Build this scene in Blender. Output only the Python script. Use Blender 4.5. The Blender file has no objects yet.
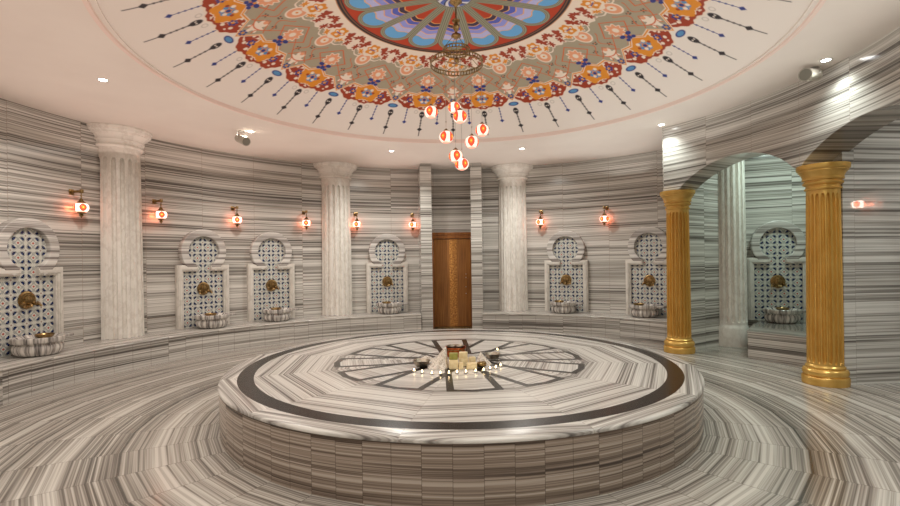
import bpy, bmesh, math, random
import numpy as np
from math import pi, sin, cos, atan2, sqrt, radians as R
from mathutils import Vector, Matrix, noise as mnoise

random.seed(7)
C = bpy.context.scene.collection
CX, CY = 0.083, 5.282            # centre of the round room
RW = 5.667                       # main wall radius
RB = 4.99                        # front of the bench
HC = 3.60                        # ceiling height
HB = 0.40                        # bench height
HS = 0.434                       # platform height

# ------------------------------------------------------------------ camera, world, exposure
cam_d = bpy.data.cameras.new('camera')
cam = bpy.data.objects.new('camera', cam_d); C.objects.link(cam)
cam_d.sensor_width = 36; cam_d.lens = 36*482.2/900
cam_d.shift_y = 8.7/900
cam_d.clip_start = .05
cam.matrix_world = Matrix.Translation((0, 0, 1.5)) @ Matrix.Rotation(R(90), 4, 'X') @ Matrix.Rotation(-0.0133, 4, 'Z')
bpy.context.scene.camera = cam
sc = bpy.context.scene
sc.view_settings.view_transform = 'Standard'
sc.view_settings.look = 'None'
sc.view_settings.gamma = 1
sc.view_settings.exposure = -0.04
w = bpy.data.worlds.new('world'); sc.world = w; w.use_nodes = True
w.node_tree.nodes['Background'].inputs[0].default_value = (1, .93, .88, 1)
w.node_tree.nodes['Background'].inputs[1].default_value = 0.2

def light(name, kind, loc, power, col=(1, 1, 1), **kw):
    d = bpy.data.lights.new(name, kind); d.energy = power; d.color = col
    for k, v in kw.items(): setattr(d, k, v)
    o = bpy.data.objects.new(name, d); C.objects.link(o); o.location = loc
    return o
# the ten recessed downlights (36 degrees apart), and the alcoves' own lamps
DL = [R(a) for a in (-2, 34.8, 71, 107, 144, 178, 214, 250, 286, 322)]
for a in DL:
    warm = cos(a) < -.3
    pw = 46 if -.1 < sin(a) < .6 and cos(a) > .5 else 125
    o = light('downlight_lamp', 'SPOT', (CX+3.96*cos(a), CY+3.96*sin(a), HC-.05), pw,
          (1, .93, .85) if warm else ((1, 1, .94) if cos(a) < .6 else (.90, 1, .95)), spot_size=R(165 if pw > 50 else 118), spot_blend=.7 if pw > 50 else 1, shadow_soft_size=.06)
# the lamp of each alcove
light('alcove_lamp', 'AREA', (5.4, 7.3, HC-.03), 30, (.78, 1, .90), shape='DISK', size=.6)
light('alcove_lamp', 'AREA', (5.9, 3.9, HC-.03), 40, (.95, 1, .96), shape='DISK', size=.6)
# added soft fill lights facing up, no real fittings, to brighten dome and ceiling
for x_, w_, h_, pw_, c_ in ((-3.6, 3.6, 8.0, 37, (1, .77, .67)), (-.9, 1.8, 10.6, 26, (1, .84, .76)), (.9, 1.8, 10.6, 25, (1, .90, .83)), (2.8, 2.0, 9.2, 30, (1, .97, .91))):
    fill = light('added_ceiling_fill', 'AREA', (CX+x_, CY, 3.22), pw_, c_, shape='RECTANGLE', size=w_, size_y=h_)
    fill.rotation_euler = (pi, 0, 0)

# ------------------------------------------------------------------ helpers
def lin(c):
    return tuple(((x/255)/12.92 if x/255 <= .04045 else ((x/255+.055)/1.055)**2.4) for x in c)

class X:
    """a value in a node tree, with arithmetic"""
    def __init__(s, t, v): s.t, s.v = t, v
    def _m(s, op, *a):
        n = s.t.nodes.new('ShaderNodeMath'); n.operation = op
        for i, q in enumerate((s,)+a):
            q = q.v if isinstance(q, X) else q
            if isinstance(q, (int, float)): n.inputs[i].default_value = q
            else: s.t.links.new(q, n.inputs[i])
        return X(s.t, n.outputs[0])
    def __add__(s, o): return s._m('ADD', o)
    __radd__ = __add__
    def __sub__(s, o): return s._m('SUBTRACT', o)
    def __rsub__(s, o): return (s*-1)+o
    def __mul__(s, o): return s._m('MULTIPLY', o)
    __rmul__ = __mul__
    def __truediv__(s, o): return s._m('DIVIDE', o)
    def floor(s): return s._m('FLOOR')
    def abs(s): return s._m('ABSOLUTE')
    def cos(s): return s._m('COSINE')
    def sin(s): return s._m('SINE')
    def sqrt(s): return s._m('SQRT')
    def atan2(s, o): return s._m('ARCTAN2', o)
    def mn(s, o): return s._m('MINIMUM', o)
    def mx(s, o): return s._m('MAXIMUM', o)
    def lt(s, o): return s._m('LESS_THAN', o)
    def gt(s, o): return s._m('GREATER_THAN', o)
    def sat(s):
        r = s._m('ADD', 0); r.v.node.use_clamp = True; return r

class Mat:
    def __init__(s, name, rough=.3, spec=.5, metal=0.0, color=None):
        s.m = bpy.data.materials.new(name); s.m.use_nodes = True
        s.t = s.m.node_tree; s.b = s.t.nodes['Principled BSDF']
        s.b.inputs['Roughness'].default_value = rough
        s.b.inputs['Specular IOR Level'].default_value = spec
        s.b.inputs['Metallic'].default_value = metal
        if color: s.b.inputs['Base Color'].default_value = (*lin(color), 1)
    def pos(s, kind='Object'):
        if kind == 'World':
            g = s.t.nodes.new('ShaderNodeNewGeometry').outputs['Position']
        else:
            g = s.t.nodes.new('ShaderNodeTexCoord').outputs[kind]
        q = s.t.nodes.new('ShaderNodeSeparateXYZ'); s.t.links.new(g, q.inputs[0])
        return [X(s.t, q.outputs[i]) for i in range(3)]
    def comb(s, *a):
        n = s.t.nodes.new('ShaderNodeCombineXYZ')
        for i, q in enumerate(a):
            q = q.v if isinstance(q, X) else q
            if isinstance(q, (int, float)): n.inputs[i].default_value = q
            else: s.t.links.new(q, n.inputs[i])
        return n.outputs[0]
    def noise(s, vec, scale=1, detail=2, rough=.5):
        n = s.t.nodes.new('ShaderNodeTexNoise'); s.t.links.new(vec, n.inputs['Vector'])
        n.inputs['Scale'].default_value = scale; n.inputs['Detail'].default_value = detail
        n.inputs['Roughness'].default_value = rough
        return X(s.t, n.outputs['Fac'])
    def white(s, a, b=0, c=0):
        n = s.t.nodes.new('ShaderNodeTexWhiteNoise'); s.t.links.new(s.comb(a, b, c), n.inputs['Vector'])
        return X(s.t, n.outputs['Value'])
    def ramp(s, x, stops, interp='LINEAR'):
        n = s.t.nodes.new('ShaderNodeValToRGB'); n.color_ramp.interpolation = interp
        s.t.links.new(x.v, n.inputs[0]); e = n.color_ramp.elements
        while len(e) < len(stops): e.new(.5)
        for i, (p, c) in enumerate(stops): e[i].position = p; e[i].color = (*lin(c), 1)
        return n.outputs[0]
    def mix(s, f, a, b):
        n = s.t.nodes.new('ShaderNodeMix'); n.data_type = 'RGBA'
        for i, q in ((0, f), (6, a), (7, b)):
            q = q.v if isinstance(q, X) else q
            if isinstance(q, tuple): n.inputs[i].default_value = (*lin(q), 1)
            elif isinstance(q, (int, float)): n.inputs[i].default_value = q
            else: s.t.links.new(q, n.inputs[i])
        return n.outputs[2]
    def color(s, c): s.t.links.new(c, s.b.inputs['Base Color']); return s
    def rough(s, x): s.t.links.new(x.v, s.b.inputs['Roughness']); return s
    def bump(s, h, strength=.3, dist=.01):
        n = s.t.nodes.new('ShaderNodeBump'); n.inputs['Strength'].default_value = strength
        n.inputs['Distance'].default_value = dist
        s.t.links.new(h.v, n.inputs['Height']); s.t.links.new(n.outputs[0], s.b.inputs['Normal']); return s

PAL = [(.20, (80, 75, 71)), (.33, (122, 117, 111)), (.44, (162, 157, 150)), (.54, (194, 190, 183)), (.70, (222, 218, 212))]
def stripes(M, t, along, seed, f1=9.0, f2=58.0, pal=PAL):
    """veined marble: bands across t, running along `along`"""
    wob = M.noise(M.comb(along*.5, t*.8, seed), 1, 1)*.035
    t = t+wob
    a = M.noise(M.comb(t*f1, along*.10, seed), 1, 2, .6)
    b = M.noise(M.comb(t*f2, along*.22, seed+3.7), 1, 2, .65)
    c = M.noise(M.comb(t*f2*2.7, along*.6, seed+9.1), 1, 1)
    v = a*.34+b*.50+c*.16
    v = (v-.5)*2.25+.5
    return M.ramp(v, pal)

def joint(M, x, period, width):
    """1 on a joint line"""
    q = x/period
    fr = (q-q.floor()-.5).abs()*-1+.5
    return (fr*period).lt(width)

# ------------------------------------------------------------------ materials
def polar(M):
    x, y, z = M.pos('World')
    x = x-CX; y = y-CY
    return (x*x+y*y).sqrt(), y.atan2(x), z

def m_floor():
    M = Mat('striped_marble_floor', .16)
    r, th, z = polar(M)
    st = R(360/38); off = R(-143.3)
    k = ((th-off)/st).floor()
    tl = th-off-(k+.5)*st
    t = r*tl.cos(); al = r*tl.sin()
    ring = (t/.62).floor()
    rnd = M.white(k, ring, 1)
    col = stripes(M, t+rnd*.012, al, .37, 6.5, 34, [(.20, (70, 65, 60)), (.33, (108, 102, 95)), (.44, (146, 139, 131)), (.54, (178, 172, 163)), (.70, (212, 207, 199))])
    side = ((tl.abs()*-1+st/2)*r).lt(.003)
    jj = side.mx(joint(M, t, .62, .0025))
    M.color(M.mix(jj*.6, col, (90, 82, 76)))
    M.rough(M.noise(M.comb(t*3, al*3, 0), 1, 2)*.12+.10)
    return M.m
def m_wall():
    M = Mat('striped_marble_wall', .17)
    r, th, z = polar(M)
    w_ = R(9.73); k = ((th+.05)/w_).floor(); row = ((z-.63)/1.0).floor()
    rnd = M.white(k, row, 2)
    col = stripes(M, z+rnd*.05, th*RW, row*.7+.2, 11.0, 46)
    j = joint(M, (th+.05)*RW, w_*RW, .003).mx(joint(M, z-.63, 1.0, .004))
    M.color(M.mix(j*.6, col, (150, 128, 112)))
    return M.m
def m_flat(name='striped_marble_slabs', ang=0, w_=1.1, rough=.12, coat=0):
    M = Mat(name, rough)
    M.b.inputs['Coat Weight'].default_value = coat; M.b.inputs['Coat IOR'].default_value = 1.7
    x, y, z = M.pos('World')
    al = x*cos(ang)+y*sin(ang)
    k = (al/w_).floor(); row = ((z-.63)/1.0).floor()
    col = stripes(M, z+M.white(k, row, 5)*.04, al, row*.7+k*.05+4, 10, 42)
    j = joint(M, al, w_, .003).mx(joint(M, z-.63, 1.0, .003))
    M.color(M.mix(j*.5, col, (140, 130, 122)))
    return M.m
def m_benchfront():
    M = Mat('striped_marble_bench_front', .2)
    r, th, z = polar(M)
    w_ = R(3.2); k = (th/w_).floor()
    col = stripes(M, z+M.white((k/4).floor(), 3, 3)*.09+M.white(k, 1, 3)*.01, th*RB, (k/4).floor()*.05, 8, 44)
    j = joint(M, th*RB, w_*RB, .003).mx(joint(M, z-.005, .175, .0018))
    M.color(M.mix(j*.6, col, (110, 96, 88)))
    return M.m
def m_benchtop():
    M = Mat('striped_marble_bench_top', .16)
    r, th, z = polar(M)
    w_ = R(9.6); k = (th/w_).floor(); tl = th-(k+.5)*w_
    t = r*tl.cos(); al = r*tl.sin()
    col = stripes(M, t+z*.5+M.white(k, 3, 4)*.03, al, 2.2, 6, 34)
    j = ((tl.abs()*-1+w_/2)*r).lt(.003)
    M.color(M.mix(j*.5, col, (130, 118, 108)))
    return M.m
def m_drum():
    M = Mat('striped_marble_shaded_side', .22)
    r, th, z = polar(M)
    w_ = R(4.6); k = (th/w_).floor()
    g = ((k+1)/2).floor()
    col = stripes(M, z+M.white(g, 3, 3)*.035+M.white(k, 1, 3)*.008, th*2.39, g*.02+1, 8, 46,
                  [(.22, (62, 51, 45)), (.36, (104, 90, 80)), (.46, (140, 125, 112)), (.56, (170, 155, 142)), (.7, (196, 184, 172))])  # darker, browner stops put the shade on the platform side into its colour
    j = joint(M, th*2.39, w_*2.39, .0022).mx(joint(M, z-.175, .175, .0012))
    M.color(M.mix(j*.6, col, (70, 58, 50)))
    return M.m
def m_slabtop():
    M = Mat('inlaid_marble_platform_top', .26, .38)
    r, th, z = polar(M)
    st = R(30); off = R(20)
    k = ((th-off)/st).floor(); tl = th-off-(k+.5)*st
    t = r*tl.cos(); al = r*tl.sin()
    band = t.gt(2.06)
    col = stripes(M, t+M.white(k, 1, 7)*.02+band*.13, al, band*.6+.4, 8, 44,
                  [(.20, (92, 86, 82)), (.33, (134, 128, 123)), (.44, (176, 171, 165)), (.54, (208, 204, 198)), (.70, (230, 227, 221))])
    inner = stripes(M, t+al*.15, al, k*.31+5, 8, 40,
                  [(.20, (128, 122, 118)), (.34, (164, 158, 152)), (.44, (192, 188, 182)), (.55, (212, 208, 202)), (.68, (228, 225, 220))])
    def petal(tt, ww):
        half = .165+tt*.058
        return (ww.abs()-half).mx(tt+ww.abs()*.16-1.345)
    d0 = petal(t, al)
    ta = tl.abs()-R(30)
    d1 = petal(r*ta.cos(), r*ta.sin())
    def outline(d): return d.lt(0)*d.gt(-.065)
    insd = d0.lt(0).mx(d1.lt(0))*r.gt(.02)
    blk = outline(d0).mx(outline(d1))*r.gt(.30)
    ringb = r.gt(2.081)*r.lt(2.224)
    edge = ((tl.abs()*-1+st/2)*r).lt(.0022)
    c = M.mix(insd, col, inner)
    c = M.mix(edge*.45*r.gt(.9), c, (140, 128, 118))
    dark = M.noise(M.comb(t*30, al*30, 2), 1, 2)
    c = M.mix(blk, c, M.ramp(dark, [(.3, (22, 19, 18)), (.7, (46, 41, 38))]))
    c = M.mix(ringb, c, M.ramp(dark, [(.3, (18, 13, 11)), (.7, (32, 25, 21))]))
    M.color(c)
    return M.m
def m_white(name='white_marble', tint=(226, 221, 213), vein=(196, 190, 181)):
    M = Mat(name, .25)
    x, y, z = M.pos('Object')
    n = M.noise(M.comb(x*3, y*3, z*2), 1.6, 5, .62)
    v = (n-.5).abs()
    c = M.mix((v*-14+1).sat()*.55, tint, vein)
    n2 = M.noise(M.comb(x, y, z), 26, 3, .6)
    c = M.mix(((n2-.5)*2.2).sat()*.18, c, vein)
    M.color(c)
    return M.m
def m_basin():
    M = Mat('veined_grey_white_marble', .2)
    x, y, z = M.pos('Object')
    th = y.atan2(x)
    n = M.noise(M.comb(th*4.2, z*1.5, x*2), 1.5, 3, .6)
    M.color(M.ramp(n, [(.34, (88, 84, 82)), (.43, (140, 134, 130)), (.5, (196, 190, 184)), (.62, (228, 223, 216))]))
    return M.m
def m_tiles():
    M = Mat('blue_white_patterned_tiles', .14)
    x, y, z = M.pos('Object')
    P_ = .188
    def cell(q):
        q = q/P_; return q-q.floor()-.5
    u = cell(x); v = cell(z)
    au = u.abs(); av = v.abs()
    du = au-.25; dv = av-.25
    d = (du*du+dv*dv).sqrt()
    # navy leaf quarter: disc cut by a diagonal
    diag = (u*v).gt(0)
    leaf = d.lt(.148)*((du+dv).gt(-.045))
    leaf2 = d.lt(.04)
    rd = (au*au+av*av).sqrt()
    rose = rd.lt(.075)
    rosew = rd.lt(.125)
    eu = .5-au; ev = .5-av
    cd = (eu*eu+ev*ev).sqrt()
    corner = cd.lt(.06)
    lines = ((d-.19).abs()).lt(.015)
    arms = ((au-av).abs().lt(.02))*rd.gt(.13)*rd.lt(.25)
    petals = au.mn(av).lt(.022)*rd.gt(.15)*rd.lt(.4)
    c = M.mix(lines, (208, 207, 198), (112, 120, 128))
    c = M.mix(petals, c, (140, 146, 140))
    c = M.mix(leaf, c, (24, 32, 72))
    c = M.mix(leaf2*.8, c, (70, 100, 150))
    c = M.mix(rosew*.5, c, (226, 224, 216))
    c = M.mix(rose, c, (176, 92, 84))
    c = M.mix(corner*.8, c, (150, 120, 116))
    M.color(c)
    return M.m
def m_wood():
    M = Mat('walnut_door_wood', .32)
    x, y, z = M.pos('Object')
    k = (x/.115).floor()
    g = M.noise(M.comb(x*60+M.white(k, 0, 0)*9, y, z*1.6), 1, 4, .6)
    base = M.ramp(g, [(.3, (112, 68, 28)), (.5, (150, 96, 44)), (.7, (178, 122, 62))])
    b = M.noise(M.comb(x*30, y, z*26), 1, 4, .7)
    burl = M.ramp(b, [(.35, (120, 70, 24)), (.5, (184, 122, 54)), (.68, (222, 164, 90))])
    c = M.mix(((x-.02).abs()).lt(.085), base, burl)
    j = joint(M, x+.02, .115, .0015)
    M.color(M.mix(j*.5, c, (50, 28, 12)))
    return M.m
def m_frame_wood():
    M = Mat('walnut_frame_wood', .35)
    x, y, z = M.pos('Object')
    g = M.noise(M.comb(x*20, y*20, z*2), 1, 3, .6)
    M.color(M.ramp(g, [(.3, (126, 74, 32)), (.7, (164, 104, 52))])); return M.m
def m_plaster():
    M = Mat('warm_white_plaster', .7, .2)
    x, y, z = M.pos('World')
    n = M.noise(M.comb(x, y, z), 1.3, 3)
    M.color(M.ramp(n, [(.3, (226, 216, 208)), (.7, (232, 223, 215))])); return M.m
def m_gold():
    M = Mat('gold_painted_plaster', .27, .6, .5)
    x, y, z = M.pos('Object')
    n = M.noise(M.comb(x*4, y*4, z*2), 2, 4, .6)
    M.color(M.ramp(n, [(.3, (212, 166, 82)), (.7, (228, 186, 104))])); return M.m
def m_brass(name='aged_brass', c0=(104, 82, 50), c1=(184, 154, 106), rough=.3):
    M = Mat(name, rough, .5, 1)
    x, y, z = M.pos('Object')
    n = M.noise(M.comb(x*30, y*30, z*30), 1, 3, .6)
    M.color(M.ramp(n, [(.3, c0), (.7, c1)])); return M.m
def m_emit(name, col, s):
    m = bpy.data.materials.new(name); m.use_nodes = True
    b = m.node_tree.nodes['Principled BSDF']
    b.inputs['Base Color'].default_value = (*col, 1)
    b.inputs['Emission Color'].default_value = (*col, 1); b.inputs['Emission Strength'].default_value = s
    return m
def m_globe(name, seed, s, size=.5):
    """lit mosaic glass: white tesserae with red-orange flowers on four sides"""
    M = Mat(name, .15)
    x, y, z = M.pos('Object')
    th = y.atan2(x)
    q = (th+seed)/R(90); fr = (q-q.floor()-.5)*R(90)*1.0
    zz = z/.08
    d = (fr*fr+zz*zz*.6).sqrt()
    spk = M.noise(M.comb(th*14, z*150, seed), 1, 1)
    rose = (d+spk*.16-.08).lt(size); core = d.lt(.13); 
    c = M.mix(rose, (255, 232, 212), (226, 72, 50))
    ring = (d.gt(.2))*(d.lt(.26))
    c = M.mix(ring*.6, c, (255, 150, 40))
    c = M.mix(core, c, (255, 190, 60))
    band = ((z.abs()-.062).abs()).lt(.006)
    c = M.mix(band*.6, c, (255, 110, 60))
    M.color(c)
    M.t.links.new(c, M.b.inputs['Emission Color'])
    M.b.inputs['Emission Strength'].default_value = s
    return M.m

MT = dict(
    floor=m_floor(), wall=m_wall(), flat=m_flat(), flat2=m_flat('striped_marble_partition', ang=R(5), w_=1.3, rough=.05, coat=1), bf=m_benchfront(), bt=m_benchtop(),
    flat3=m_flat('striped_marble_alcove', ang=R(-23)), flat4=m_flat('striped_marble_alcove_side', ang=R(30)),
    drum=m_drum(), top=m_slabtop(), white=m_white(), wcol=m_white('white_marble_column', (242, 238, 231), (216, 209, 200)), basin=m_basin(), tiles=m_tiles(),
    wood=m_wood(), fwood=m_frame_wood(), plaster=m_plaster(), gold=m_gold(), brass=m_brass(),
    silver=m_brass('hammered_tinned_silver', (128, 118, 104), (190, 178, 162), .42), copper=m_brass('hammered_copper', (128, 56, 24), (196, 104, 58), .3),
    globe=m_globe('lit_mosaic_glass', .785+.4, 1.5), globe2=m_globe('lit_mosaic_pendant_glass', 1.0, 1.15, .52), globe3=m_globe('bright_mosaic_glass', 1.2, 9),
    lens=m_emit('lit_lamp_lens', (1, 1, .97), 25), flame=m_emit('candle_flame', (1, .75, .42), 14),
    steel=Mat('brushed_steel', .3, .5, 1, (190, 188, 182)).m,
    greyp=Mat('grey_enamel', .45, .4, 0, (178, 172, 160)).m, dgrey=Mat('dark_speaker_mesh', .6, .3, 0, (128, 126, 116)).m,
    rimp=Mat('rosy_rim_plaster', .6, .3, 0, (234, 212, 202)).m,
    ringw=Mat('white_lamp_ring', .4, .4, 0, (230, 228, 222)).m, wax=Mat('candle_wax', .5, .5, 0, (240, 226, 200)).m,
    tin=Mat('candle_cup', .3, .5, 1, (200, 198, 192)).m, gap=Mat('door_gap', .8, .1, 0, (28, 18, 12)).m,
)

# ------------------------------------------------------------------ geometry helpers
def link(name, me, mat, parent=None, smooth=True, sharp=38):
    me.materials.append(MT[mat] if isinstance(mat, str) else mat)
    if smooth:
        me.polygons.foreach_set('use_smooth', [True]*len(me.polygons))
        me.update()
        try: me.set_sharp_from_angle(angle=R(sharp))
        except Exception: pass
    o = bpy.data.objects.new(name, me); C.objects.link(o)
    if parent: o.parent = parent
    return o
def mesh(name, V, F):
    me = bpy.data.meshes.new(name); me.from_pydata([tuple(v) for v in V], [], F); me.update(); return me
def thing(name, label, cat, loc=(0, 0, 0), rz=0, group=None):
    o = bpy.data.objects.new(name, None); C.objects.link(o); o.empty_display_size = .1
    o.location = loc; o.rotation_euler = (0, 0, rz)
    o['label'] = label; o['category'] = cat
    if group: o['group'] = group
    return o
def tag(o, label, cat, group=None):
    o['label'] = label; o['category'] = cat
    if group: o['group'] = group
    return o
def struct(o): o['kind'] = 'structure'; return o

class G:
    """mesh collector"""
    def __init__(s): s.V = []; s.F = []
    def add(s, V, F):
        n = len(s.V); s.V += [tuple(v) for v in V]; s.F += [tuple(i+n for i in f) for f in F]
        return s
    def box(s, x0, x1, y0, y1, z0, z1, b=0.0):
        bm = bmesh.new(); bmesh.ops.create_cube(bm, size=1)
        for v in bm.verts: v.co = Vector(((x0+x1)/2+v.co.x*(x1-x0), (y0+y1)/2+v.co.y*(y1-y0), (z0+z1)/2+v.co.z*(z1-z0)))
        if b: bmesh.ops.bevel(bm, geom=bm.edges[:], offset=b, segments=2, affect='EDGES', profile=.5)
        bm.verts.index_update()
        s.add([v.co.copy() for v in bm.verts], [[v.index for v in f.verts] for f in bm.faces]); bm.free(); return s
    def lathe(s, prof, n=48, c=(0, 0, 0), mod=None, cap=True, axis='Z'):
        """prof: [(r,z)]; mod(r,z,theta)->r"""
        V = []; F = []
        for (r, z) in prof:
            for i in range(n):
                a = 2*pi*i/n; rr = mod(r, z, a) if mod else r
                V.append((rr*cos(a), rr*sin(a), z))
        m = len(prof)
        for j in range(m-1):
            for i in range(n):
                i2 = (i+1) % n
                F.append((j*n+i, j*n+i2, (j+1)*n+i2, (j+1)*n+i))
        if cap:
            F.append(tuple(reversed(range(n)))); F.append(tuple((m-1)*n+i for i in range(n)))
        if axis == 'Y': V = [(x, -z, y) for x, y, z in V]     # axis points to -y
        if axis == 'X': V = [(z, y, -x) for x, y, z in V]
        V = [(x+c[0], y+c[1], z+c[2]) for x, y, z in V]
        return s.add(V, F)
    def tube(s, pts, r, n=8, closed=False):
        pts = [Vector(p) for p in pts]; m = len(pts); V = []; F = []
        up = None
        for i, p in enumerate(pts):
            if closed: t = pts[(i+1) % m]-pts[i-1]
            else: t = pts[min(i+1, m-1)]-pts[max(i-1, 0)]
            t.normalize()
            if up is None:
                up = Vector((0, 0, 1)) if abs(t.z) < .9 else Vector((1, 0, 0))
            a = t.cross(up).normalized(); b = a.cross(t).normalized(); up = b
            rr = r[i] if isinstance(r, (list, tuple)) else r
            for k in range(n):
                q = 2*pi*k/n; V.append(p+a*cos(q)*rr+b*sin(q)*rr)
        for i in range(m if closed else m-1):
            j = (i+1) % m
            for k in range(n):
                k2 = (k+1) % n; F.append((i*n+k, i*n+k2, j*n+k2, j*n+k))
        if not closed: F.append(tuple(reversed(range(n)))); F.append(tuple((m-1)*n+k for k in range(n)))
        return s.add(V, F)
    def ball(s, c, r, sx=1, sz=1, n=24):
        prof = [(r*sin(pi*i/12)*sx+1e-5, -r*cos(pi*i/12)*sz) for i in range(13)]
        return s.lathe(prof, n, c)
    def arc(s, prof, a0, a1, n, closed_prof=True, cx=CX, cy=CY):
        """sweep a (r,z) profile around the room centre between two angles, end faces closed"""
        m = len(prof); V = []; F = []
        for i in range(n+1):
            a = a0+(a1-a0)*i/n
            for (r, z) in prof: V.append((cx+r*cos(a), cy+r*sin(a), z))
        for i in range(n):
            for j in range(m if closed_prof else m-1):
                j2 = (j+1) % m
                F.append((i*m+j, i*m+j2, (i+1)*m+j2, (i+1)*m+j))
        if closed_prof: F.append(tuple(range(m))); F.append(tuple(n*m+j for j in reversed(range(m))))
        return s.add(V, F)
    def prism(s, poly, z0, z1):
        n = len(poly)
        V = [(x, y, z0) for x, y in poly]+[(x, y, z1) for x, y in poly]
        F = [tuple(reversed(range(n))), tuple(range(n, 2*n))]+[(i, (i+1) % n, n+(i+1) % n, n+i) for i in range(n)]
        return s.add(V, F)
    def build(s, name, mat, parent=None, smooth=True, sharp=38):
        me = mesh(name, s.V, s.F)
        bm = bmesh.new(); bm.from_mesh(me); bmesh.ops.recalc_face_normals(bm, faces=bm.faces); bm.to_mesh(me); bm.free()
        return link(name, me, mat, parent, smooth, sharp)

def copy_tree(o, parent=None):
    c = o.copy(); C.objects.link(c)
    if parent: c.parent = parent
    for ch in list(o.children): copy_tree(ch, c)
    return c
def at(r, deg, z=0):
    a = R(deg); return (CX+r*cos(a), CY+r*sin(a), z)

# ------------------------------------------------------------------ room shell
g = G(); n = 96
g.add([(CX+8.6*cos(2*pi*i/n), CY+8.6*sin(2*pi*i/n), 0) for i in range(n)]+[(CX+8.6*cos(2*pi*i/n), CY+8.6*sin(2*pi*i/n), -.1) for i in range(n)],
      [tuple(range(n)), tuple(reversed(range(n, 2*n)))]+[(i, (i+1) % n, n+(i+1) % n, n+i) for i in range(n)])
struct(g.build('floor', 'floor', smooth=False))

# the curved wall, open between 36 deg and -60 deg where the arcade stands
g = G(); g.arc([(RW, 0), (RW+.2, 0), (RW+.2, HC), (RW, HC)], R(36), R(300), 200)
struct(g.build('wall_back', 'wall'))
# ceiling ring
g = G(); g.arc([(3.21, HC), (8.6, HC), (8.6, HC+.1), (3.21, HC+.1)], 0, 2*pi, 144)
struct(g.build('ceiling', 'plaster'))
# stepped rim around the dome
g = G(); g.arc([(3.235, HC-.02), (3.27, HC-.02), (3.275, HC-.01), (3.275, HC+.11), (3.17, HC+.11), (3.17, HC+.06), (3.21, HC+.05), (3.225, HC+.01)], 0, 2*pi, 144, cy=CY-.07)
struct(g.build('trim_1', 'rimp'))

# ---- the arcade wall standing on the gilded columns
RI, RO = 4.15, 4.60
def arch_z(deg):
    z = 2.58
    for c_, h_ in ((20.3, 12.2), (-6.4, 13.0), (-35.5, 12.5)):
        x = (deg-c_)/h_
        if abs(x) < 1: z = max(z, 2.58+.36*(1-x*x)**.85)
    return z
g = G(); V = []; F = []; N = 400
a0, a1 = 36.2, -50
for i in range(N+1):
    d = a0+(a1-a0)*i/N; zb = arch_z(d)
    for (r, z) in ((RI, zb), (RO, zb), (RO, HC), (RI, HC)): V.append(at(r, d, z))
for i in range(N):
    for j in range(4):
        j2 = (j+1) % 4; F.append((i*4+j, i*4+j2, i*4+4+j2, i*4+4+j))
F.append((0, 1, 2, 3)); F.append((N*4+3, N*4+2, N*4+1, N*4))
g.add(V, F); struct(g.build('wall_arcade', 'wall'))
# edge strip: thin light marble arris along the arch edges, notched like the voussoirs
# pier closing the arcade on the near side
g = G(); g.arc([(RI, 0), (RW+.2, 0), (RW+.2, HC), (RI, HC)], R(-50), R(-60), 12)
struct(g.build('wall_near', 'wall'))
# radial partition beside the first gilded column, and alcove walls
def wallstrip(p, q, th, name, mat, side=1, z0=0, z1=HC):
    p = Vector(p); q = Vector(q); d = (q-p).normalized(); nn = Vector((-d.y, d.x))*th*side
    g = G(); g.prism([tuple(p), tuple(q), tuple(q+nn), tuple(p+nn)], z0, z1)
    return struct(g.build(name, mat, smooth=False))
wallstrip((3.78, 7.78), (5.45, 8.72), .16, 'wall_partition', 'flat4', 1)
wallstrip((4.78, 8.84), (7.60, 7.64), .2, 'wall_alcove', 'flat3', 1)
wallstrip((4.58, 5.613), (7.62, 5.917), .2, 'wall_divider', 'flat2', 1)
wallstrip((7.42, 8.4), (7.42, -.6), .2, 'wall_right', 'flat2', 1)
wallstrip((3.0, -.9), (7.5, -.4), .2, 'wall_front', 'flat2', -1)

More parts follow.
